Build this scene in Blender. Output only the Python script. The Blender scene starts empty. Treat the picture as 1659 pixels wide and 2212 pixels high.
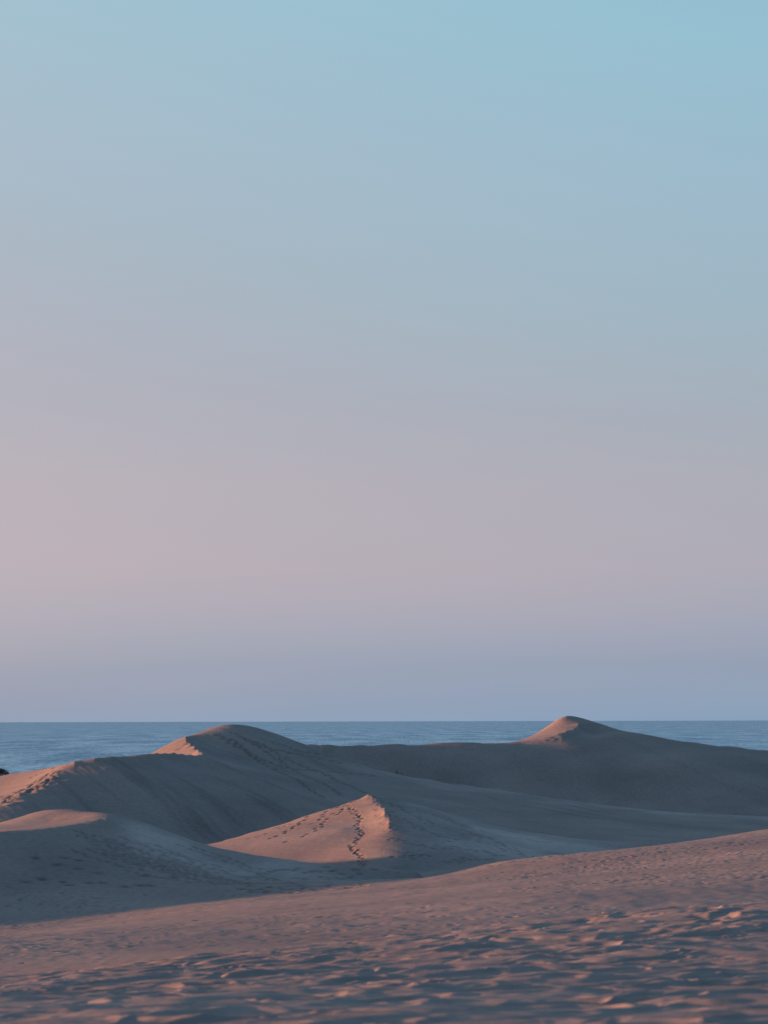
import bpy, math, random
import numpy as np
from mathutils import Matrix, Vector

# ------------------------------------------------------------------ camera
S = bpy.context.scene
C = S.collection
F = 70.0 / 36.0 * 2212.0                     # focal length in units of the survey grid (1659 x 2212)
PITCH = math.atan(451.0 / F)
ROLL = 0.0024
fwd = Vector((0, math.cos(PITCH), math.sin(PITCH)))
up0 = Vector((0, -math.sin(PITCH), math.cos(PITCH)))
rt0 = Vector((1, 0, 0))
rt = rt0 * math.cos(ROLL) - up0 * math.sin(ROLL)
up = up0 * math.cos(ROLL) + rt0 * math.sin(ROLL)
cam_data = bpy.data.cameras.new('camera')
cam = bpy.data.objects.new('camera', cam_data)
C.objects.link(cam)
cam.matrix_world = Matrix(((rt.x, up.x, -fwd.x, 0), (rt.y, up.y, -fwd.y, 0), (rt.z, up.z, -fwd.z, 0), (0, 0, 0, 1)))
cam_data.sensor_fit = 'VERTICAL'
cam_data.sensor_height = 36.0
cam_data.lens = 70.0
cam_data.clip_start = 0.5
cam_data.clip_end = 200000.0
cam_data.dof.use_dof = True
cam_data.dof.focus_distance = 215.0
cam_data.dof.aperture_fstop = 2.2
S.camera = cam

# ------------------------------------------------------------------ sky and sun
SUN_EL = math.radians(2.0)
SUN_AZ = math.radians(86.0)                  # left of the view direction
W = bpy.data.worlds.new("World")
S.world = W
W.use_nodes = True
nt = W.node_tree
nt.nodes.clear()
def N(t, **k):
    n = nt.nodes.new(t)
    for a, b in k.items():
        setattr(n, a, b)
    return n
L = nt.links.new
out = N('ShaderNodeOutputWorld')
sky = N('ShaderNodeTexSky')
sky.sky_type = 'NISHITA'
sky.sun_disc = False
sky.sun_elevation = SUN_EL
sky.sun_rotation = -SUN_AZ
sky.altitude = 30
sky.air_density = 1.0
sky.dust_density = 1.0
sky.ozone_density = 2.0
bg1 = N('ShaderNodeBackground')
L(sky.outputs[0], bg1.inputs[0])
SKY_NISHITA = 0.078
bg1.inputs[1].default_value = SKY_NISHITA
tc = N('ShaderNodeTexCoord')
sep = N('ShaderNodeSeparateXYZ')
L(tc.outputs['Generated'], sep.inputs[0])
# the bands of the twilight sky lean: the warm band stands higher on the sun's side
kx = N('ShaderNodeMapRange'); kx.inputs[1].default_value = 0.0; kx.inputs[2].default_value = 0.22; kx.inputs[3].default_value = -0.03; kx.inputs[4].default_value = 0.085
L(sep.outputs['Z'], kx.inputs[0])
mxl = N('ShaderNodeMath', operation='MULTIPLY_ADD'); L(sep.outputs['X'], mxl.inputs[0]); L(kx.outputs[0], mxl.inputs[1]); L(sep.outputs['Z'], mxl.inputs[2])
wn = N('ShaderNodeTexNoise'); wn.inputs['Scale'].default_value = 3.0; wn.inputs['Detail'].default_value = 2.0
mpn = N('ShaderNodeMapping'); mpn.inputs['Scale'].default_value = (1, 1, 7)
L(tc.outputs['Generated'], mpn.inputs[0]); L(mpn.outputs[0], wn.inputs['Vector'])
wv = N('ShaderNodeMath', operation='MULTIPLY_ADD'); L(wn.outputs[0], wv.inputs[0]); wv.inputs[1].default_value = 0.022; L(mxl.outputs[0], wv.inputs[2])
rng = N('ShaderNodeMapRange'); rng.inputs[1].default_value = 0.011; rng.inputs[2].default_value = 1.011
L(wv.outputs[0], rng.inputs[0])
rp = N('ShaderNodeValToRGB')
def lin(c):
    return tuple((v / 255 / 12.92) if v / 255 <= .04045 else ((v / 255 + .055) / 1.055) ** 2.4 for v in c) + (1,)
# wanted colour by height, less what the sky texture already gives at that height (factor of the exposure in both)
SKYRAMP = [(0.0, (176, 191, 198)), (0.026, (168, 181, 193)), (0.05, (178, 183, 197)), (0.078, (188, 187, 198)), (0.115, (188, 190, 199)),
           (0.155, (181, 189, 200)), (0.21, (174, 193, 207)), (0.27, (171, 196, 213)), (0.35, (162, 200, 219)), (0.55, (128, 168, 206)), (1.0, (100, 148, 206))]
NZ = [0, .02, .10, .2, .37, .7, .94]
NC = np.array([(.13, .11, .05), (.13, .11, .05), (.11, .15, .13), (.08, .12, .14), (.05, .08, .12), (.03, .05, .08), (.02, .04, .06)]) * 1.8
def skycol(p, c):
    k = [np.interp(p, NZ, NC[:, i]) for i in range(3)]
    return tuple(max(0, a - b) for a, b in zip(lin(c)[:3], k)) + (1,)
cr = rp.color_ramp
while len(cr.elements) < len(SKYRAMP):
    cr.elements.new(0.5)
for e, (p, c) in zip(cr.elements, SKYRAMP):
    e.position = p
for e, (p, c) in zip(cr.elements, SKYRAMP):
    e.color = skycol(p, c)
L(rng.outputs[0], rp.inputs[0])
bg2 = N('ShaderNodeBackground')
# warmer toward the sun, cooler away from it
xc = N('ShaderNodeMapRange'); xc.interpolation_type = 'SMOOTHSTEP'; xc.inputs[1].default_value = -0.75; xc.inputs[2].default_value = 0.75
xc.inputs[3].default_value = -0.45; xc.inputs[4].default_value = 0.45
L(sep.outputs['X'], xc.inputs[0])
tr_ = N('ShaderNodeMath', operation='MULTIPLY_ADD'); L(xc.outputs[0], tr_.inputs[0]); tr_.inputs[1].default_value = -0.27; tr_.inputs[2].default_value = 1.0
tb_ = N('ShaderNodeMath', operation='MULTIPLY_ADD'); L(xc.outputs[0], tb_.inputs[0]); tb_.inputs[1].default_value = 0.40; tb_.inputs[2].default_value = 1.0
tg_ = N('ShaderNodeMath', operation='MULTIPLY_ADD'); L(xc.outputs[0], tg_.inputs[0]); tg_.inputs[1].default_value = 0.25; tg_.inputs[2].default_value = 1.0
cmb = N('ShaderNodeCombineXYZ'); L(tr_.outputs[0], cmb.inputs[0]); L(tg_.outputs[0], cmb.inputs[1]); L(tb_.outputs[0], cmb.inputs[2])
tv = N('ShaderNodeVectorMath', operation='MULTIPLY'); L(rp.outputs[0], tv.inputs[0]); L(cmb.outputs[0], tv.inputs[1])
L(tv.outputs[0], bg2.inputs[0])
EXPOSURE = 1.2
# dusk dome: a little brighter on the sun's side
fx = N('ShaderNodeMath', operation='MULTIPLY_ADD'); L(sep.outputs['X'], fx.inputs[0]); fx.inputs[1].default_value = -0.14; fx.inputs[2].default_value = 0.330
fy = N('ShaderNodeMath', operation='MULTIPLY_ADD'); L(sep.outputs['Y'], fy.inputs[0]); fy.inputs[1].default_value = 0.113; L(fx.outputs[0], fy.inputs[2])
L(fy.outputs[0], bg2.inputs[1])
add = N('ShaderNodeAddShader')
L(bg1.outputs[0], add.inputs[0]); L(bg2.outputs[0], add.inputs[1]); L(add.outputs[0], out.inputs[0])

sd = bpy.data.lights.new('sun', 'SUN')
sd.energy = 5.0
sd.angle = math.radians(1.0)
sd.color = (1.0, 0.40, 0.22)
so = bpy.data.objects.new('sun', sd)
C.objects.link(so)
to_sun = Vector((-math.sin(SUN_AZ) * math.cos(SUN_EL), math.cos(SUN_AZ) * math.cos(SUN_EL), math.sin(SUN_EL)))
so.rotation_euler = to_sun.to_track_quat('Z', 'Y').to_euler()

vs = S.view_settings
vs.view_transform = 'Standard'
vs.look = 'None'
vs.gamma = 1.0
vs.use_curve_mapping = False
vs.exposure = EXPOSURE

def tag(o, label, cat=None, kind=None, group=None):
    o['label'] = label
    if cat: o['category'] = cat
    if kind: o['kind'] = kind
    if group: o['group'] = group
    return o

# ------------------------------------------------------------------ survey of the dunes
SEA = -26.0
def world(x, y, D):
    """surveyed bearing (x, y on the grid) and forward distance D (m) -> point"""
    d = rt * ((x - 829.5) / F) + up * ((1106.0 - y) / F) + fwd
    return d.x / d.y, math.log(D), d.z / d.y * D         # u = X/Y, s = ln Y, Z
def zed(x, z, D):
    return (x - 829.5) / F / math.cos(PITCH) * 0.9945, math.log(D), z
P = lambda *a: [world(*p) for p in a]
Z = lambda *a: [zed(*p) for p in a]
LINES = []                                    # (points, crease)
def line(pts, crease=0): LINES.append((pts, crease))
LO, HI = -620, 2280

# foreground slope
line(Z((LO, -1.98, 7), (829, -1.75, 7), (HI, -1.56, 7)))
line(P((LO, 2222, 18.5), (0, 2212, 17.0), (829, 2212, 15.5), (1659, 2212, 14.0), (HI, 2205, 13)))
line(P((LO, 2165, 32), (-200, 2130, 33), (0, 2110, 34), (200, 2092, 35.5), (400, 2068, 37), (600, 2050, 38)), 1)
line(P((600, 2050, 38), (830, 2022, 39), (1100, 1995, 40), (1350, 1970, 40), (1659, 1945, 40), (HI, 1910, 38)))
line(Z((LO, -7.2, 43), (-100, -6.0, 43), (0, -5.7, 43), (200, -5.5, 44), (400, -5.35, 45)))
line(P((0, 2102, 52), (200, 2083, 52), (400, 2060, 52)))
line(P((600, 2025, 66), (830, 1980, 78), (1100, 1940, 82), (1350, 1912, 92), (1659, 1880, 96), (HI, 1800, 100)))
line(P((HI, 1690, 166), (1659, 1791, 165), (1540, 1810, 165), (1430, 1830, 164), (1300, 1849, 162), (1180, 1864, 159), (1000, 1884, 151), (900, 1899, 143)), 1)
line(P((900, 1899, 143), (830, 1910, 138), (760, 1921, 136)))
line(P((LO, 2090, 110), (-200, 2035, 118), (0, 2011, 123), (150, 2000, 125), (300, 1980, 127), (430, 1958, 129), (560, 1942, 131), (680, 1932, 134)))
line(P((-200, 2015, 126), (0, 1989, 132), (150, 1967, 136), (300, 1949, 139), (430, 1938, 141)))
line(P((1659, 1836, 126), (1350, 1877, 124), (1100, 1905, 113)))
line(Z((900, -12.9, 153), (1180, -13.3, 178), (1300, -13.7, 192), (1430, -13.9, 200), (1659, -13.8, 214), (HI, -13.6, 235)))
# valley floor
line(P((900, 1888, 172), (1000, 1880, 176), (1100, 1872, 182), (1190, 1862, 188)))
# near left dune: front edge of its lit top, far edge, long right flank
line(P((LO, 1850, 146), (-150, 1808, 153), (0, 1798, 156), (60, 1794, 158), (120, 1788, 160), (180, 1779, 163), (228, 1769, 165)), 1)
line(P((LO, 1850, 180), (-150, 1812, 180), (0, 1785, 180), (60, 1764, 181), (110, 1753, 180), (170, 1751, 176), (205, 1756, 171), (228, 1768, 165.5)))
line(P((-150, 1811, 167), (0, 1792, 168), (60, 1781, 170), (110, 1773, 171), (170, 1767, 170)))
line(P((228, 1769, 165), (300, 1788, 164.5), (400, 1813, 164), (465, 1830, 163), (550, 1847, 162), (650, 1861, 160), (760, 1873, 159), (900, 1884, 158)), 1)
line(P((-150, 1880, 145), (0, 1870, 148), (150, 1860, 150), (228, 1845, 153), (400, 1872, 152), (560, 1900, 151)))
line(P((640, 1905, 147), (740, 1906, 147), (820, 1899, 149)))
line(Z((0, -13.2, 197), (228, -13.2, 184), (465, -13.3, 180), (650, -13.3, 174), (760, -13.1, 170)))
# centre dune
line(P((455, 1824, 212), (550, 1797, 214), (650, 1767, 215), (720, 1745, 215.5), (782, 1723.5, 216), (795, 1716, 216)), 1)
line(P((795, 1716, 216), (812, 1733, 212), (828, 1752, 206), (834, 1772, 200.5), (834, 1795, 195)), 1)
line(P((834, 1795, 195), (828, 1812, 191.5), (825, 1830, 188.5), (831, 1850, 184.5), (845, 1874, 179)))
line(P((795, 1716, 216), (830, 1727, 216.5), (870, 1736, 217), (950, 1757, 217), (1050, 1782, 217), (1140, 1797, 216), (1250, 1812, 213), (1350, 1821, 210), (1430, 1826, 208)), 1)
line(P((600, 1850, 194), (680, 1861, 189), (760, 1871, 184), (830, 1880, 178), (900, 1880, 179), (1000, 1872, 183)))
line(Z((500, -13.9, 224), (650, -13.6, 228), (795, -13.2, 230), (950, -13.2, 231), (1100, -13.3, 230), (1300, -13.6, 227), (1500, -13.7, 224), (1659, -13.8, 226), (HI, -13.6, 228)))
line(P((950, 1764, 210), (1050, 1791, 209), (1140, 1805, 208), (1250, 1819, 205)))
line(P((740, 1790, 202), (770, 1815, 195)))
line(P((790, 1769, 206), (788, 1804, 197)))
# second row: left shoulder dune
line(P((LO, 1760, 278), (-200, 1712, 278), (0, 1682, 275), (34, 1673, 270), (80, 1664, 262), (130, 1654, 250), (160, 1646, 246)), 1)
line(P((-200, 1747, 250), (-60, 1724, 250), (0, 1711, 250), (50, 1696, 248)))
line(P((160, 1646, 246), (200, 1639, 247), (250, 1635, 249), (320, 1630, 253), (380, 1631, 258), (440, 1634, 263)), 1)
line(P((136, 1655, 246), (115, 1678, 240), (90, 1694, 237), (60, 1708, 234), (0, 1741, 229), (-60, 1772, 224)), 1)
line(P((440, 1634, 263), (500, 1655, 260), (560, 1678, 256), (640, 1710, 251), (700, 1737, 246), (760, 1758, 241)))
line(P((60, 1770, 224), (150, 1770, 225), (300, 1797, 227), (400, 1812, 228)))
line(P((165, 1668, 242), (230, 1655, 244), (320, 1648, 249), (400, 1650, 256)))
line(P((300, 1725, 235), (450, 1765, 235)))
line(P((560, 1770, 236), (640, 1762, 238)))
line(Z((LO, -16, 290), (0, -13.5, 300), (160, -10.5, 278), (320, -7.0, 271), (390, -5.6, 270)))
# tall left peak and the long ridge running right from it
line(P((318, 1631, 288), (350, 1615, 289), (400, 1591, 290)))
line(P((400, 1591, 290), (440, 1581, 304), (480, 1576, 320), (520, 1580, 320), (560, 1589, 317), (620, 1601, 308)))
line(P((418, 1600, 289), (429, 1611, 283), (442, 1623, 276), (456, 1637, 268)))
line(P((400, 1591, 290), (412, 1603, 284), (425, 1614, 278), (440, 1630, 268), (444, 1634, 264)), 1)
line(P((739, 1655, 290), (840, 1680, 286), (946, 1700, 284), (1100, 1721, 280), (1300, 1750, 273), (1500, 1769, 268), (1659, 1777, 267), (HI, 1803, 267)))
line(P((620, 1601, 308), (680, 1622, 302), (739, 1647, 299), (840, 1671, 296), (946, 1690, 294), (1100, 1709, 290), (1200, 1725, 286), (1300, 1738, 283), (1400, 1750, 280), (1500, 1757, 278), (1659, 1764, 277), (HI, 1790, 277)), 1)
line(Z((160, -13, 300), (318, -8.4, 304), (400, -5.2, 316), (480, -2.3, 340), (560, -3.3, 338), (620, -4.8, 327), (680, -6.4, 318)))  # unseen back of the peak, raised to shade the far dune's crest
line(Z((739, -11.2, 313), (946, -12.6, 310), (1100, -13.2, 307), (1300, -13.6, 303), (1500, -13.8, 298), (1659, -13.8, 295), (HI, -14, 293)))
# far right dune
line(P((605, 1609.5, 334), (640, 1612, 332), (700, 1612, 328), (800, 1611, 331), (950, 1609, 334), (1080, 1605, 335), (1130, 1602, 335)), 1)
line(P((1130, 1602, 335), (1180, 1596, 335), (1215, 1590, 336), (1240, 1582, 339), (1257, 1570, 345)), 1)
line(P((1133, 1601, 352), (1160, 1585, 353), (1185, 1568, 354), (1205, 1554, 354), (1219, 1548, 353), (1240, 1554, 351), (1257, 1562, 348)))
line(P((1257, 1562, 348), (1300, 1570, 348), (1350, 1580, 347), (1405, 1590, 346), (1467, 1601, 345), (1550, 1612, 343), (1659, 1622, 340), (1850, 1640, 335), (HI, 1680, 330)), 1)
line(P((1326, 1587, 340), (1405, 1621, 330), (1467, 1649, 322), (1560, 1692, 313), (1659, 1737, 304)))
line(P((850, 1622, 327), (1050, 1617, 329), (1140, 1610, 332), (1180, 1605, 333), (1220, 1599, 334), (1250, 1590, 337.5), (1280, 1586, 343)))
line(P((900, 1655, 321), (1100, 1655, 322), (1250, 1665, 320)))
# behind the crests down to the beach and under the sea
line(Z((LO, -17, 360), (0, -14, 360), (400, -14, 350), (700, -12, 350), (1130, -13, 385), (1215, -12, 392), (1400, -14, 385), (1659, -15, 370), (HI, -18, 360)))
line(P((LO, 1694, 404), (-60, 1677, 400), (0, 1675, 400), (60, 1676, 400), (110, 1679, 400)))
line(Z((LO, -22, 520), (829, -22, 520), (HI, -22, 520)))
line(Z((LO, -28, 760), (829, -28, 760), (HI, -28, 760)))
line(Z((LO, -32, 1150), (829, -32, 1150), (HI, -32, 1150)))

# ------------------------------------------------------------------ surface through the survey (thin plate with creases, numpy)
U0, U1 = -0.33, 0.33
S0, S1 = math.log(7.0), math.log(1150.0)
def samples(du):
    us, ss, zs, cs = [], [], [], []
    for pts, cr_ in LINES:
        for a, b in zip(pts[:-1], pts[1:]):
            n = max(2, int(max(abs(a[0] - b[0]), abs(a[1] - b[1])) / du * 1.5))
            for i in range(n + 1):
                t = i / n
                us.append(a[0] + (b[0] - a[0]) * t); ss.append(a[1] + (b[1] - a[1]) * t)
                # z is interpolated through Z/Y so that a crest stays straight
                D_ = math.exp(ss[-1])
                va, vb = a[2] / math.exp(a[1]), b[2] / math.exp(b[1])
                zs.append((va + (vb - va) * t) * D_); cs.append(cr_)
    us, ss, zs, cs = map(np.array, (us, ss, zs, cs))
    m = (us > U0) & (us < U1) & (ss >= S0) & (ss <= S1)
    return us[m], ss[m], zs[m], cs[m]
def bil(A, fi, fj):
    fi = np.clip(fi, 0, A.shape[0] - 1.0001); fj = np.clip(fj, 0, A.shape[1] - 1.0001)
    i = fi.astype(int); j = fj.astype(int); a = fi - i; b = fj - j
    return (A[i, j] * (1 - a) * (1 - b) + A[i + 1, j] * a * (1 - b) + A[i, j + 1] * (1 - a) * b + A[i + 1, j + 1] * a * b)
def solve(ni, nj, z, iters, Lb=0.05):
    ds = (S1 - S0) / (ni - 1); du = (U1 - U0) / (nj - 1)
    r = du / ds
    us, ss, zs, cs = samples(du)
    fi = (ss - S0) / ds; fj = (us - U0) / du
    i = np.clip(fi.astype(int), 0, ni - 2); j = np.clip(fj.astype(int), 0, nj - 2); a = fi - i; b = fj - j
    idx = np.stack([i * nj + j, (i + 1) * nj + j, i * nj + j + 1, (i + 1) * nj + j + 1])
    w = np.stack([(1 - a) * (1 - b), a * (1 - b), (1 - a) * b, a * b])
    cre = np.ones(ni * nj)
    for k in range(4):
        cre[idx[k][(cs > 0) & (w[k] > .1)]] = 0.004
    cre = cre.reshape(ni, nj)
    wb = (Lb / du) ** 2
    wd = 6.0 * wb
    cx = cre[:, 1:-1] * wb; cy = cre[1:-1, :] * wb * r ** 4
    cxy = 2 * wb * r * r * np.minimum(np.minimum(cre[1:, 1:], cre[:-1, :-1]), np.minimum(cre[1:, :-1], cre[:-1, 1:]))
    def op(zf):
        q = zf.reshape(ni, nj); o = np.zeros_like(q)
        d = q[:, 1:] - q[:, :-1]; o[:, 1:] += d; o[:, :-1] -= d
        d = (q[1:] - q[:-1]) * r * r; o[1:] += d; o[:-1] -= d
        d = cx * (q[:, 2:] - 2 * q[:, 1:-1] + q[:, :-2]); o[:, 2:] += d; o[:, 1:-1] -= 2 * d; o[:, :-2] += d
        d = cy * (q[2:] - 2 * q[1:-1] + q[:-2]); o[2:] += d; o[1:-1] -= 2 * d; o[:-2] += d
        d = cxy * (q[1:, 1:] - q[1:, :-1] - q[:-1, 1:] + q[:-1, :-1]); o[1:, 1:] += d; o[1:, :-1] -= d; o[:-1, 1:] -= d; o[:-1, :-1] += d
        o = o.ravel()
        v = (zf[idx] * w).sum(0) * wd
        return o + np.bincount(idx.ravel(), (w * v).ravel(), minlength=ni * nj)
    rhs = np.bincount(idx.ravel(), (w * zs * wd).ravel(), minlength=ni * nj)
    diag = np.ones(ni * nj) * (2 + 2 * r * r) + (cre * wb * (6 + 6 * r ** 4 + 8 * r * r)).ravel() + np.bincount(idx.ravel(), (w * w * wd).ravel(), minlength=ni * nj)
    x = z.ravel().copy()
    res = rhs - op(x); zz = res / diag; p = zz.copy(); rz = res @ zz
    for _ in range(iters):
        Ap = op(p); al = rz / (p @ Ap); x += al * p; res -= al * Ap
        zz = res / diag; rn = res @ zz; p = zz + rn / rz * p; rz = rn
    return x.reshape(ni, nj)
ni, nj = 107, 41
z = np.repeat((-0.06 * np.exp(np.linspace(S0, S1, ni)))[:, None].clip(-32, 0), nj, 1)
for lev, it in enumerate((500, 500, 400, 260)):
    z = solve(ni, nj, z, it)
    if lev < 3:
        n2, m2 = 2 * ni - 1, 2 * nj - 1
        ii, jj = np.meshgrid(np.arange(n2) / 2, np.arange(m2) / 2, indexing='ij')
        z = bil(z, ii, jj); ni, nj = n2, m2
ZB = z
def base(u, s):
    return bil(ZB, (s - S0) / (S1 - S0) * (ZB.shape[0] - 1), (np.clip(u, U0, U1) - U0) / (U1 - U0) * (ZB.shape[1] - 1))

# ------------------------------------------------------------------ the sheet of sand: rows closer where prints must show
def rows():
    segs = [(7, 13.5, .02), (13.5, 45, .0030), (45, 100, .0034), (100, 165, .0022), (165, 176, .0018), (176, 219, .0008), (219, 232, .0022),
            (232, 300, .0017), (300, 325, .0024), (325, 358, .0013), (358, 420, .008), (420, 1150, .03)]
    o = []
    for a, b, d in segs:
        n = max(1, int(round(math.log(b / a) / d)))
        o += list(np.linspace(math.log(a), math.log(b), n, endpoint=False))
    return np.array(o + [math.log(1150)])
def cols():
    d = 0.00050; c = list(np.arange(0, 0.206, d)); st = d
    while c[-1] < 3.0:
        st *= 1.12; c.append(c[-1] + min(st, .25))
    c = np.array(c)
    return np.concatenate([-c[:0:-1], c])
sv = rows(); uv = cols()
NI, NJ = len(sv), len(uv)
print('grid', NI, NJ, NI * NJ)
UU, SS = np.meshgrid(uv, sv, indexing='xy')
YY = np.exp(SS); XX = UU * YY
HH = base(UU, SS)

# ---- noise
def hsh(i, j, seed):
    n = (i.astype(np.int64) * 374761393 + j.astype(np.int64) * 668265263 + seed * 982451653) & 0xffffffff
    n = ((n ^ (n >> 13)) * 1274126177) & 0xffffffff
    n = ((n ^ (n >> 16)) * 2246822519) & 0xffffffff
    return ((n ^ (n >> 15)) & 0xffffff) / float(0xffffff)
def vn(x, y, seed):
    i = np.floor(x); j = np.floor(y); a = x - i; b = y - j
    a = a * a * a * (a * (a * 6 - 15) + 10); b = b * b * b * (b * (b * 6 - 15) + 10)
    return (hsh(i, j, seed) * (1 - a) * (1 - b) + hsh(i + 1, j, seed) * a * (1 - b) + hsh(i, j + 1, seed) * (1 - a) * b + hsh(i + 1, j + 1, seed) * a * b) * 2 - 1
def fbm(x, y, seed, o=3):
    s = 0; a = 1
    for k in range(o):
        s = s + a * vn(x * 2 ** k + 13.7 * k, y * 2 ** k + 5.1 * k, seed + k); a *= .5
    return s
def pits(x, y, cell, seed, r0=.30, r1=.5, dens=None):
    """trodden hollows: one per cell, ragged oval with a low rim"""
    gx = x / cell; gy = y / cell; ci = np.floor(gx); cj = np.floor(gy); h = np.zeros_like(x)
    for di in (-1, 0, 1):
        for dj in (-1, 0, 1):
            i = ci + di; j = cj + dj
            px = i + hsh(i, j, seed); py = j + hsh(i, j, seed + 1)
            an = hsh(i, j, seed + 2) * math.pi; rr = r0 + (r1 - r0) * hsh(i, j, seed + 3)
            dx = gx - px; dy = gy - py; c = np.cos(an); s_ = np.sin(an)
            e = ((dx * c + dy * s_) / rr) ** 2 + ((dy * c - dx * s_) / (rr * .55)) ** 2
            am = hsh(i, j, seed + 4)
            if dens is not None: am = am * (hsh(i, j, seed + 5) < dens)
            h += am * (-np.exp(-e * 1.4) + .28 * np.exp(-(np.sqrt(e) - 1.35) ** 2 * 5))
    return h
sm = lambda a, b, x: (lambda t: t * t * (3 - 2 * t))(np.clip((x - a) / (b - a), 0, 1))
GX = UU * F + 829.5                                    # bearing on the survey grid
TR = np.zeros_like(HH)                                 # how trodden (0..1), carried to the material

# near slope: churned sand
lo_, hi_ = 0, int(np.searchsorted(sv, math.log(112)))
sl = slice(lo_, hi_)
x, y = XX[sl], YY[sl]
wx = x * .58 + .22 * fbm(x * 1.1, y * 1.4, 51, 2); wy = y - .30 * x + .22 * fbm(x * 1.4, y * 1.4, 61, 2)
near = 1 - sm(36, 52, y)
d_ = .062 * pits(wx, wy, 1.15, 100) + .055 * pits(wx, wy, .66, 120) + .022 * pits(wx, wy, .38, 160) + .035 * fbm(wx * .9, wy * .9, 7, 3) + .05 * pits(wx + 3, wy, 2.1, 140, .25, .45)
HH[sl] += d_ * near * 1.1
# middle ground: sparse prints, in drifts
lo_, hi_ = int(np.searchsorted(sv, math.log(34))), int(np.searchsorted(sv, math.log(228)))
sl = slice(lo_, hi_)
x, y = XX[sl], YY[sl]; g = GX[sl]
patch = np.clip(.46 + .75 * fbm(x * .06 + 3, y * .05, 31, 3), 0, 1)
lfm = np.clip(1 - sm(138, 156, y) * (1 - sm(640, 900, g) * (1 - sm(172, 190, y - 40 * sm(1100, 1350, g)))), 0, 1)
band = sm(40, 75, y) * lfm
pz = pits(x, y, .8, 200, .3, .5, patch) + .5 * pits(x + 7, y, .55, 230, .3, .5, patch * .5)
HH[sl] += band * (.060 * pz + .02 * fbm(x * .8, y * .5, 81, 3))
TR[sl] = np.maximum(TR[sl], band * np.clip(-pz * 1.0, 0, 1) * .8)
# broad soft undulation and slump streaks on the big faces
m_ = sm(150, 175, YY) * (1 - sm(360, 400, YY))
HH += m_ * (.05 * fbm(XX * .09, YY * .09, 300, 3) + .015 * fbm(XX * .5, YY * .3, 310, 3))

# slump and wind streaks running down the big faces
q_ = .8 * XX + .6 * YY; p_ = .6 * XX - .8 * YY
q_ = q_ + 1.5 * vn(XX * .07, YY * .07, 333)
st = vn(q_ * .55, p_ * .06, 320) + .7 * vn(q_ * 1.3, p_ * .10, 321) + .4 * vn(q_ * 2.6, p_ * .2, 322)
sp_ = np.clip(vn(XX * .045 + 4, YY * .03, 323) * .9 + .35, 0, 1)
HH += m_ * sp_ * .035 * st
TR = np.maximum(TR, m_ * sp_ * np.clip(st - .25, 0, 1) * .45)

# ---- prints set along trails
def find_row(x_, y_, d0, d1):
    """row on the sand seen at a surveyed bearing, first hit from the near side"""
    u, _, zz = world(x_, y_, 1.0)
    k = int(np.clip(np.searchsorted(uv, u), 1, NJ - 1))
    a, b = np.searchsorted(sv, math.log(d0)), np.searchsorted(sv, math.log(d1))
    v = HB[a:b, k] / YY[a:b, k]
    h = np.nonzero(v >= zz)[0]
    if len(h) == 0: return None
    return float(XX[a + h[0], k]), float(YY[a + h[0], k])
HB = HH.copy()
rnd = random.Random(5)
def stamp(x0, y0, ln, wd_, depth, ang, tr=1.0):
    u = x0 / y0; R_ = ln * 2.4
    j0, j1 = np.searchsorted(uv, u - R_ / y0), np.searchsorted(uv, u + R_ / y0) + 1
    i0, i1 = np.searchsorted(sv, math.log(y0 - R_)), np.searchsorted(sv, math.log(y0 + R_)) + 1
    if j1 - j0 < 2 or i1 - i0 < 2: return
    dx = XX[i0:i1, j0:j1] - x0; dy = YY[i0:i1, j0:j1] - y0
    c, s_ = math.cos(ang), math.sin(ang)
    e = ((dx * c + dy * s_) / ln) ** 2 + ((dy * c - dx * s_) / wd_) ** 2
    k = np.exp(-e * 1.3)
    HH[i0:i1, j0:j1] += depth * (-k + .15 * np.exp(-(np.sqrt(e) - 1.4) ** 2 * 5))
    TR[i0:i1, j0:j1] = np.maximum(TR[i0:i1, j0:j1], np.clip(k * 1.3, 0, 1) * tr)
def trail(pts, d0, d1, step=.75, gap=.16, ln=.30, wd_=.17, depth=.13, jit=.12, tr=1.0, skip=0.0):
    W_ = [w for w in (find_row(px, py, d0, d1) for px, py in pts) if w]
    side = 1
    for a, b in zip(W_[:-1], W_[1:]):
        dx, dy = b[0] - a[0], b[1] - a[1]; l = math.hypot(dx, dy)
        if l < .01 or l > 60: continue
        n = max(1, int(l / step))
        for i in range(n):
            t = (i + rnd.uniform(-.2, .2)) / n
            side = -side
            if rnd.random() < skip: continue
            nx, ny = -dy / l, dx / l
            o = side * gap + rnd.gauss(0, jit)
            stamp(a[0] + dx * t + nx * o, a[1] + dy * t + ny * o, ln * rnd.uniform(.8, 1.25), wd_ * rnd.uniform(.8, 1.25), depth * rnd.uniform(.6, 1.2), math.atan2(dy, dx) + rnd.gauss(0, .3), tr)
CD = (176, 217)
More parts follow.
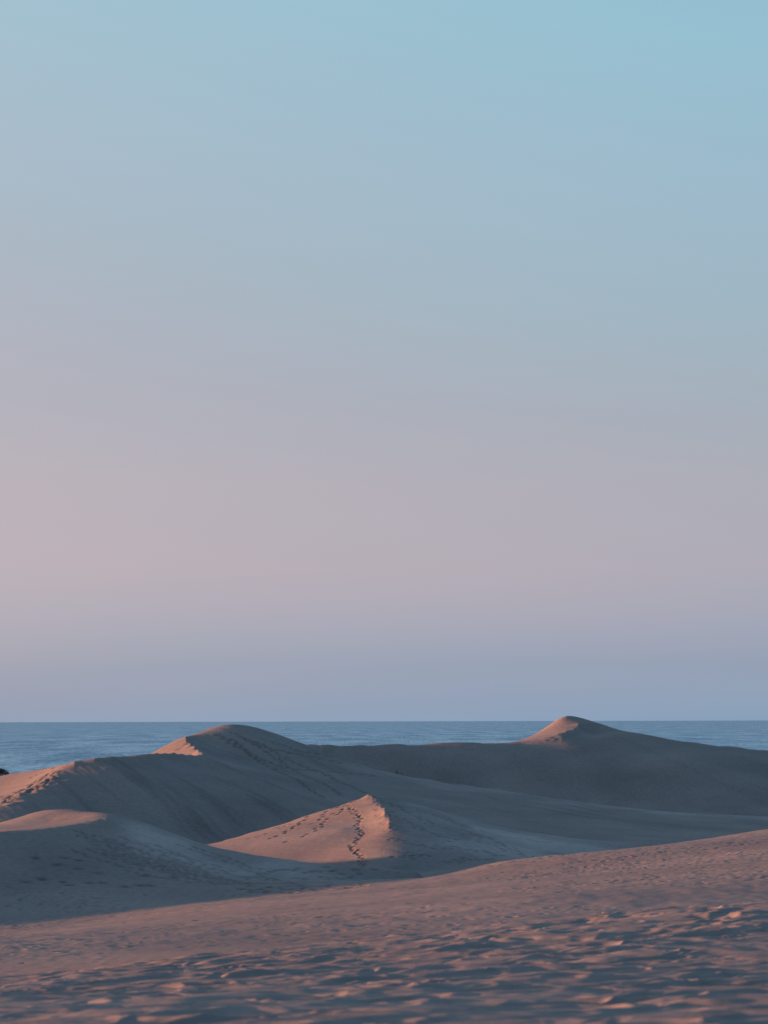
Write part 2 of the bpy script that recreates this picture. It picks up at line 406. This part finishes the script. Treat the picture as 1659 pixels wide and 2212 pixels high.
# the strong zigzag track up the lit face
tz = [(785, 1871), (782, 1858), (778, 1846), (766, 1838), (758, 1830), (764, 1822), (773, 1812), (781, 1804), (776, 1793), (770, 1783), (778, 1772), (772, 1760), (766, 1753), (752, 1749), (738, 1745)]
trail(tz, *CD, step=.5, gap=.14, ln=.34, wd_=.2, depth=.09)
trail(tz, *CD, step=.7, gap=.2, ln=.3, wd_=.18, depth=.06, skip=.3)
for t_ in ([(760, 1733), (735, 1749), (718, 1757), (702, 1763), (688, 1771), (675, 1779), (652, 1786), (632, 1795)],
           [(748, 1737), (710, 1752), (690, 1760), (660, 1770), (628, 1779), (600, 1787), (575, 1795)],
           [(690, 1752), (672, 1762), (655, 1772), (635, 1786), (612, 1800), (585, 1811), (560, 1820)],
           [(740, 1752), (700, 1775), (680, 1795), (650, 1808), (620, 1818), (590, 1829), (560, 1836)],
           [(650, 1775), (620, 1783), (590, 1796), (560, 1806), (520, 1815)],
           [(770, 1730), (740, 1742), (720, 1746), (700, 1753)]):
    trail(t_, *CD, step=.95, gap=.15, ln=.36, wd_=.22, depth=.10, skip=.1)
# worn strip and prints on its shaded side
for t_ in ([(800, 1724), (850, 1740), (900, 1765), (960, 1790), (1040, 1815), (1100, 1838), (1150, 1856)],
           [(830, 1735), (900, 1750), (960, 1768), (1020, 1790), (1100, 1810), (1200, 1822)],
           [(835, 1750), (880, 1775), (930, 1800), (990, 1820)],
           [(955, 1762), (1000, 1782), (1020, 1800), (1080, 1822), (1130, 1845), (1165, 1860)],
           [(850, 1812), (880, 1822), (920, 1830), (980, 1832), (1040, 1840), (1090, 1852)],
           [(836, 1868), (850, 1860), (870, 1852), (890, 1848), (930, 1845)],
           [(845, 1874), (865, 1864), (885, 1858), (905, 1850), (915, 1842)],
           [(960, 1862), (1000, 1855), (1030, 1858), (1080, 1856)]):
    for q in range(2):
        trail(t_, 184, 218, step=.5, gap=.2, ln=.32, wd_=.18, depth=.05, jit=.4, skip=.3, tr=.75)
# near left dune: long tracks down its flank
for k in range(22):
    a = rnd.uniform(120, 430); y_ = 1800 + rnd.uniform(-8, 45) + max(0, a - 228) * .16
    e = a + rnd.uniform(150, 380)
    trail([(a, y_), ((a + e) / 2, y_ + (e - a) * .17 + rnd.uniform(-4, 4)), (e, y_ + (e - a) * .33)], 146, 181, step=.5, gap=.14, ln=.36, wd_=.18, depth=.05, jit=.16, skip=.1, tr=.7)
for k in range(5):
    y_ = 1850 + k * 22; a = rnd.uniform(0, 120)
    trail([(a, y_), (a + 150, y_ + rnd.uniform(5, 15)), (a + 330, y_ + rnd.uniform(15, 35))], 144, 181, step=1.6, gap=.3, ln=.42, wd_=.25, depth=.08, jit=.5, skip=.3)
for k in range(9):
    a = rnd.uniform(520, 600); y_ = rnd.uniform(1868, 1925)
    trail([(a, y_), (a + 110, y_ + rnd.uniform(-4, 10)), (a + 230, y_ + rnd.uniform(-10, 14))], 138, 178, step=.7, gap=.3, ln=.38, wd_=.24, depth=.13, jit=.7, skip=.2)
# second row: tracks on the lit shoulder and long lines down the tall peak's flank
for t_ in ([(125, 1662), (100, 1672), (85, 1684), (60, 1700), (20, 1720), (0, 1733)], [(120, 1657), (95, 1667), (75, 1676), (62, 1684)],
           [(130, 1662), (112, 1674), (98, 1690), (60, 1708), (20, 1728)], [(0, 1722), (25, 1722), (45, 1719)], [(110, 1668), (80, 1690), (40, 1712), (0, 1738)]):
    for q in range(2):
        trail(t_, 222, 275, step=.8, gap=.2, ln=.45, wd_=.25, depth=.1, jit=.35)
for t_ in ([(500, 1583), (560, 1612), (620, 1628), (700, 1641), (780, 1655)], [(470, 1590), (530, 1625), (600, 1665), (660, 1700), (700, 1725)],
           [(560, 1605), (620, 1640), (700, 1672), (760, 1700), (790, 1715)], [(540, 1600), (600, 1640), (640, 1668), (690, 1690), (740, 1722)],
           [(500, 1600), (560, 1640), (620, 1660), (720, 1668), (820, 1678)], [(590, 1604), (650, 1625), (700, 1632), (780, 1650), (860, 1672), (940, 1688)]):
    for q in range(2):
        trail(t_, 236, 320, step=.8, gap=.2, ln=.42, wd_=.24, depth=.08, jit=.18, tr=.9)
for t_ in ([(1300, 1578), (1326, 1588), (1405, 1623), (1467, 1651), (1560, 1694), (1659, 1739)],):
    for q in range(2):
        trail(t_, 270, 345, step=.45, gap=.12, ln=.4, wd_=.2, depth=.02, jit=.15, tr=.2)
trail([(1560, 1760), (1590, 1755), (1620, 1748)], 215, 300)
# tracks on the far side of the near slope
for t_ in ([(1200, 1868), (1350, 1850), (1450, 1838), (1560, 1822), (1659, 1812)], [(1300, 1862), (1400, 1848), (1520, 1836), (1659, 1818)],
           [(1250, 1912), (1330, 1902), (1420, 1890), (1500, 1884), (1600, 1872), (1659, 1866)], [(1050, 1925), (1200, 1915), (1300, 1908), (1420, 1898)],
           [(1100, 1900), (1200, 1885), (1330, 1875), (1500, 1868)]):
    for q in range(2):
        trail(t_, 60, 205, step=.6, gap=.25, ln=.24, wd_=.15, depth=.07, jit=.35, skip=.2)

# slumps that fray the sharp crests between light and shade
def fray(pts, d0, d1, n, r, amp):
    W_ = [w for w in (find_row(px, py, d0, d1) for px, py in pts) if w]
    for k in range(n):
        i = rnd.randrange(len(W_) - 1); t = rnd.random(); a, b = W_[i], W_[i + 1]
        x0 = a[0] + (b[0] - a[0]) * t + rnd.gauss(0, r * .6); y0 = a[1] + (b[1] - a[1]) * t + rnd.gauss(0, r * .6)
        stamp(x0, y0, r * rnd.uniform(.6, 1.4), r * .45, amp * rnd.uniform(-.5, 1), rnd.uniform(-.4, .6), 0)
fray([(402, 1594), (414, 1606), (427, 1617), (440, 1632)], 255, 294, 40, .9, .25)
fray([(806, 1731), (812, 1735), (828, 1754), (834, 1774), (834, 1795)], 190, 217, 40, .5, .12)
fray([(1140, 1602), (1180, 1597), (1215, 1591), (1240, 1583), (1256, 1572)], 325, 350, 30, .7, .10)
fray([(130, 1658), (115, 1680), (90, 1696), (60, 1710), (0, 1743)], 222, 245, 60, .9, .25)

# skylit flanks and ridge crest painted paler, mixed with pale sand patches
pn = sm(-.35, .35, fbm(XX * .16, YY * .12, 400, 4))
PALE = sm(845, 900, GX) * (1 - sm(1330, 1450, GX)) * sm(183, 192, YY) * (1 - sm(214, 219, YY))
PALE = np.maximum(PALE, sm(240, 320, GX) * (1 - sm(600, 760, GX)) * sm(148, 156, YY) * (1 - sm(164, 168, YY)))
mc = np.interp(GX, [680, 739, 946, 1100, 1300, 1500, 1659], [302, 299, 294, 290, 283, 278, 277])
PALE = np.maximum(PALE, .6 * sm(700, 800, GX) * sm(mc - 16, mc - 5, YY) * (1 - sm(mc, mc + 2, YY)))  # strip along the ridge crest, lightened as if catching the sky
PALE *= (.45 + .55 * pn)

# ------------------------------------------------------------------ materials
def mat(name):
    m = bpy.data.materials.new(name); m.use_nodes = True
    t = m.node_tree; b = t.nodes['Principled BSDF']
    return m, t, b
def tn(t, ty, **k):
    n = t.nodes.new(ty)
    for a, b in k.items(): setattr(n, a, b)
    return n
sand, t, b = mat('sand')
tcn = tn(t, 'ShaderNodeTexCoord')
n1 = tn(t, 'ShaderNodeTexNoise'); n1.inputs['Scale'].default_value = .09; n1.inputs['Detail'].default_value = 5
n2 = tn(t, 'ShaderNodeTexNoise'); n2.inputs['Scale'].default_value = 2.2; n2.inputs['Detail'].default_value = 6; n2.inputs['Roughness'].default_value = .65
n3 = tn(t, 'ShaderNodeTexNoise'); n3.inputs['Scale'].default_value = 9; n3.inputs['Detail'].default_value = 6; n3.inputs['Roughness'].default_value = .7
for n in (n1, n2, n3): t.links.new(tcn.outputs['Object'], n.inputs['Vector'])
r1 = tn(t, 'ShaderNodeValToRGB')
r1.color_ramp.elements[0].position = .3; r1.color_ramp.elements[0].color = (.210, .184, .166, 1)
r1.color_ramp.elements[1].position = .7; r1.color_ramp.elements[1].color = (.285, .248, .215, 1)
t.links.new(n1.outputs[0], r1.inputs[0])
r2 = tn(t, 'ShaderNodeMapRange'); r2.inputs[1].default_value = .3; r2.inputs[2].default_value = .7; r2.inputs[3].default_value = .84; r2.inputs[4].default_value = 1.13
t.links.new(n2.outputs[0], r2.inputs[0])
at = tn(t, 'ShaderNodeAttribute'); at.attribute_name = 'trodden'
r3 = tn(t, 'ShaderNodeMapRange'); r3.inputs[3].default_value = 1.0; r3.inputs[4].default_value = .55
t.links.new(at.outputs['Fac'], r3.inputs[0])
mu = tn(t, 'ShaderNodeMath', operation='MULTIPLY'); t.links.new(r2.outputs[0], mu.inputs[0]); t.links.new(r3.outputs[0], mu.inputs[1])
ap = tn(t, 'ShaderNodeAttribute'); ap.attribute_name = 'skylit_pale'  # lightens the sand where skylight is painted in, with pale sand patches
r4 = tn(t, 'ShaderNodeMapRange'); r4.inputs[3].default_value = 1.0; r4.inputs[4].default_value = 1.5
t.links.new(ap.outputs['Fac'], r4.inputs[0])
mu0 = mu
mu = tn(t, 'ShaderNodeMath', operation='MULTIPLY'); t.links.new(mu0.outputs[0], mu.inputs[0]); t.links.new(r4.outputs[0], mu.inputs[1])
vm = tn(t, 'ShaderNodeVectorMath', operation='SCALE'); t.links.new(r1.outputs[0], vm.inputs[0]); t.links.new(mu.outputs[0], vm.inputs['Scale'])
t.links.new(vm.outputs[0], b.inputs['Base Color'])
b.inputs['Roughness'].default_value = .95
b.inputs['Specular IOR Level'].default_value = .15
bp = tn(t, 'ShaderNodeBump'); bp.inputs['Strength'].default_value = .35; bp.inputs['Distance'].default_value = .02
t.links.new(n3.outputs[0], bp.inputs['Height'])
t.links.new(bp.outputs[0], b.inputs['Normal'])

sea_m, t, b = mat('sea_water')
t.nodes.remove(b)
o_ = t.nodes['Material Output']
tcn = tn(t, 'ShaderNodeTexCoord')
mp = tn(t, 'ShaderNodeMapping'); mp.inputs['Scale'].default_value = (.26, .042, 1)
mp.inputs['Rotation'].default_value = (0, 0, .05)
t.links.new(tcn.outputs['Object'], mp.inputs[0])
na = tn(t, 'ShaderNodeTexNoise'); na.inputs['Scale'].default_value = 1.0; na.inputs['Detail'].default_value = 4; na.inputs['Roughness'].default_value = .6
t.links.new(mp.outputs[0], na.inputs['Vector'])
mp2 = tn(t, 'ShaderNodeMapping'); mp2.inputs['Scale'].default_value = (.020, .0030, 1); mp2.inputs['Rotation'].default_value = (0, 0, .03)
t.links.new(tcn.outputs['Object'], mp2.inputs[0])
nb = tn(t, 'ShaderNodeTexNoise'); nb.inputs['Scale'].default_value = 1.0; nb.inputs['Detail'].default_value = 6; nb.inputs['Roughness'].default_value = .7
t.links.new(mp2.outputs[0], nb.inputs['Vector'])
bp = tn(t, 'ShaderNodeBump'); bp.inputs['Strength'].default_value = 1.0; bp.inputs['Distance'].default_value = 1.2
t.links.new(na.outputs[0], bp.inputs['Height'])
df = tn(t, 'ShaderNodeBsdfDiffuse'); df.inputs['Color'].default_value = (.045, .19, .31, 1)
gl = tn(t, 'ShaderNodeBsdfGlossy'); gl.inputs['Color'].default_value = (.64, .88, .97, 1); gl.inputs['Roughness'].default_value = .3
t.links.new(bp.outputs[0], gl.inputs['Normal']); t.links.new(bp.outputs[0], df.inputs['Normal'])
# wave faces: how much sky each patch of water turns toward us
ad = tn(t, 'ShaderNodeMath', operation='ADD'); t.links.new(na.outputs[0], ad.inputs[0]); t.links.new(nb.outputs[0], ad.inputs[1])
fr = tn(t, 'ShaderNodeMapRange'); fr.inputs[1].default_value = .7; fr.inputs[2].default_value = 1.3; fr.inputs[3].default_value = .08; fr.inputs[4].default_value = .84
t.links.new(ad.outputs[0], fr.inputs[0])
mx = tn(t, 'ShaderNodeMixShader'); t.links.new(fr.outputs[0], mx.inputs[0]); t.links.new(df.outputs[0], mx.inputs[1]); t.links.new(gl.outputs[0], mx.inputs[2])
t.links.new(mx.outputs[0], o_.inputs['Surface'])

# ------------------------------------------------------------------ mesh writing
V = np.stack([XX, YY, HH], -1).astype(np.float32)
# vertex normals of the whole sheet, so that dunes meet without a seam
gu = np.gradient(V, axis=1); gs = np.gradient(V, axis=0)
NN = np.cross(gu, gs); NN /= np.linalg.norm(NN, axis=-1, keepdims=True)
xs = (.5 * (GX[:-1, :-1] + GX[1:, 1:])).ravel()
ys = (.5 * (YY[:-1, :-1] + YY[1:, 1:])).ravel()
def inside(poly):
    r_ = np.zeros(len(xs), bool)
    for (x1, y1), (x2, y2) in zip(poly, poly[1:] + poly[:1]):
        if y1 == y2: continue
        c_ = (ys < max(y1, y2)) & (ys >= min(y1, y2))
        r_[c_] ^= xs[c_] < (x2 - x1) * (ys[c_] - y1) / (y2 - y1) + x1
    return r_
BIG = 99999
REG = [   # (name, label, category, outline as bearing / distance)
    ('sand_dune', 'near left dune with a pale lit top and tracked blue shaded flank, at the left edge', 'dune',
     [(-BIG, 120), (0, 126), (430, 136), (560, 140), (700, 142), (900, 150), (960, 166), (760, 173), (650, 177), (465, 182), (228, 188), (0, 202), (-BIG, 206)]),
    ('sand_dune', 'small pyramid dune in the centre with its left face lit orange and crossed by footprints', 'dune',
     [(400, 205), (455, 199), (600, 190), (830, 178), (1000, 184), (1190, 192), (1430, 196), (1500, 205), (1430, 215), (1300, 225), (950, 228), (795, 226), (500, 224), (400, 212)]),
    ('sand_dune', 'left shoulder dune lit orange at the left edge, with a dark hollow face toward the valley', 'dune',
     [(-BIG, 206), (0, 202), (228, 204), (400, 216), (560, 227), (760, 236), (700, 243), (560, 256), (440, 264), (390, 270), (160, 276), (-BIG, 290)]),
    ('sand_dune', 'tall left peak with a small orange triangle, and the long shaded ridge running right from it', 'dune',
     [(560, 227), (500, 217), (795, 226), (950, 228), (1300, 225), (BIG, 222), (BIG, 293), (1659, 295), (1300, 303), (946, 310), (739, 313), (680, 316), (480, 308), (160, 300), (160, 276), (390, 270), (440, 264), (560, 256), (700, 243), (760, 236)]),
    ('sand_dune', 'far right dune with the highest orange tip standing against the sea horizon', 'dune',
     [(BIG, 293), (1659, 295), (1300, 303), (946, 310), (739, 313), (680, 316), (480, 308), (560, 350), (1130, 385), (1659, 372), (BIG, 360)]),
    ('sand_slope', 'foreground slope of churned sand falling away to the left, close to the viewer', 'slope',
     [(-BIG, 1), (BIG, 1), (BIG, 230), (1659, 213), (1430, 199), (1300, 191), (1180, 176), (900, 150), (700, 142), (560, 140), (430, 136), (0, 126), (-BIG, 120)]),
]
owner = np.full(len(xs), -1)
for k, (_, _, _, poly) in enumerate(REG):
    q = inside(poly) & (owner < 0)
    owner[q] = k
REG.append(('ground', 'valley floor and beach sand between and behind the dunes', 'sand ground', None))
owner[owner < 0] = len(REG) - 1
idx = np.arange(NI * NJ).reshape(NI, NJ)
quads = np.stack([idx[:-1, :-1], idx[:-1, 1:], idx[1:, 1:], idx[1:, :-1]], -1).reshape(-1, 4)
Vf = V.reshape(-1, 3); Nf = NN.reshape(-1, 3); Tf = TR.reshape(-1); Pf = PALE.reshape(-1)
def write(name, vv, qq, nrm, tr_, m, skylit_pale=None):
    me = bpy.data.meshes.new(name)
    me.vertices.add(len(vv)); me.vertices.foreach_set('co', vv.ravel())
    me.loops.add(qq.size); me.loops.foreach_set('vertex_index', qq.ravel().astype(np.int32))
    me.polygons.add(len(qq)); me.polygons.foreach_set('loop_start', np.arange(0, qq.size, 4, dtype=np.int32))
    me.update(calc_edges=True)
    me.polygons.foreach_set('use_smooth', np.ones(len(qq), bool))
    if tr_ is not None:
        a_ = me.attributes.new('trodden', 'FLOAT', 'POINT'); a_.data.foreach_set('value', tr_.astype(np.float32))
    if skylit_pale is not None:
        a_ = me.attributes.new('skylit_pale', 'FLOAT', 'POINT'); a_.data.foreach_set('value', skylit_pale.astype(np.float32))
    if nrm is not None:
        me.normals_split_custom_set_from_vertices(nrm.tolist())
    me.materials.append(m)
    o = bpy.data.objects.new(name, me); C.objects.link(o)
    return o
for k, (nm, lb, ca, _) in enumerate(REG):
    q = quads[owner == k]
    if len(q) == 0: continue
    used, inv = np.unique(q, return_inverse=True)
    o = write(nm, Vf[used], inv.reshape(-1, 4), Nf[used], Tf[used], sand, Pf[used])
    tag(o, lb, ca, 'structure')

# lower plain that carries the land on all sides, below the dunes
ra = np.array([.0, 40, 90, 160, 260, 380, 500, 700, 1100]); an = np.linspace(0, 2 * math.pi, 97)[:-1]
vv = []; qq = []
for r in ra:
    for a in an:
        vv.append((r * math.sin(a), r * math.cos(a), -20 - (max(0, r - 380) * .018) + (.6 * math.sin(a * 5 + r * .02))))
for i in range(len(ra) - 1):
    for j in range(96):
        qq.append((i * 96 + j, i * 96 + (j + 1) % 96, (i + 1) * 96 + (j + 1) % 96, (i + 1) * 96 + j))
vv = np.array(vv, np.float32); qq = np.array(qq)[:, ::-1].copy()
tag(write('desert_plain', vv, qq, None, np.zeros(len(vv)), sand), 'low sand plain that carries the dunes on all sides', 'sand plain', 'structure')

# sea: one sheet to the horizon
ra = np.concatenate([[0.0], np.geomspace(300, 90000, 60)]); an = np.linspace(0, 2 * math.pi, 97)[:-1]
vv = [(r * math.sin(a), r * math.cos(a), SEA) for r in ra for a in an]
qq = [(i * 96 + j, i * 96 + (j + 1) % 96, (i + 1) * 96 + (j + 1) % 96, (i + 1) * 96 + j) for i in range(len(ra) - 1) for j in range(96)]
tag(write('sea', np.array(vv, np.float32), np.array(qq)[:, ::-1].copy(), None, None, sea_m), 'calm blue sea reaching from behind the dunes to the horizon', 'sea', 'structure')

# ------------------------------------------------------------------ shrub on the far low ridge at the left
leaf_m, t, b = mat('shrub_leaf')
b.inputs['Base Color'].default_value = (.05, .055, .04, 1); b.inputs['Roughness'].default_value = .8
ln_ = tn(t, 'ShaderNodeTexNoise'); ln_.inputs['Scale'].default_value = 1.5
lr = tn(t, 'ShaderNodeValToRGB'); lr.color_ramp.elements[0].color = (.030, .036, .028, 1); lr.color_ramp.elements[1].color = (.085, .080, .055, 1)
t.links.new(ln_.outputs[0], lr.inputs[0]); t.links.new(lr.outputs[0], b.inputs['Base Color'])
stem_m, t, b = mat('shrub_stem'); b.inputs['Base Color'].default_value = (.05, .035, .025, 1); b.inputs['Roughness'].default_value = .9
u_, s_, z_ = world(-4, 1676, 400)
bx_, by_ = u_ * 400, 400.0
bz_ = float(base(np.array([u_]), np.array([s_]))[0])
root = bpy.data.objects.new('shrub', None); C.objects.link(root); root.location = (bx_, by_, bz_)
tag(root, 'dark rounded shrub on the far ridge at the left edge, against the sea', 'shrub')
rg = random.Random(11)
vv, ff = [], []
lobes = [(0, 0, .75, 1.5, .8), (1.2, -.2, .55, .95, .6), (-1.2, .2, .6, 1.1, .65), (.5, .5, .95, .8, .5), (-.4, -.6, .6, 1.0, .6), (1.75, .1, .3, .5, .32)]
for k in range(3600):
    lx, ly, lz, lr_, lh = lobes[rg.choices(range(6), (5, 3, 3, 2, 3, 1))[0]]
    d = Vector((rg.gauss(0, 1), rg.gauss(0, 1), rg.gauss(0, 1))).normalized() * (rg.random() ** .35) * (rg.uniform(.8, 1.15) if rg.random() < .85 else rg.uniform(1.0, 1.5))
    c = Vector((lx + d.x * lr_, ly + d.y * lr_, max(.05, lz + d.z * lh)))
    a = Vector((rg.gauss(0, 1), rg.gauss(0, 1), rg.gauss(0, 1))).normalized(); e = a.orthogonal().normalized()
    q = rg.uniform(.06, .13); n0 = len(vv)
    vv += [c - a * q, c + e * q * .4, c + a * q, c - e * q * .4]; ff.append((n0, n0 + 1, n0 + 2, n0 + 3))
me = bpy.data.meshes.new('foliage'); me.from_pydata(vv, [], ff); me.materials.append(leaf_m)
o = bpy.data.objects.new('foliage', me); C.objects.link(o); o.parent = root
for k in range(7):
    a = k * .9; tip = Vector((math.cos(a) * rg.uniform(.5, 1.3), math.sin(a) * rg.uniform(.5, 1.1), rg.uniform(.7, 1.1)))
    vv, ff = [], []
    for i in range(4):
        p = tip * (i / 3) + Vector((0, 0, -.15 + .1 * math.sin(i))); r = .05 * (1 - i / 4)
        for j in range(5):
            vv.append(p + Vector((math.cos(j * 1.2566), math.sin(j * 1.2566), 0)) * r)
    for i in range(3):
        for j in range(5):
            ff.append((i * 5 + j, i * 5 + (j + 1) % 5, i * 5 + 5 + (j + 1) % 5, i * 5 + 5 + j))
    me = bpy.data.meshes.new('stem'); me.from_pydata(vv, [], ff); me.materials.append(stem_m)
    o = bpy.data.objects.new('stem', me); C.objects.link(o); o.parent = root
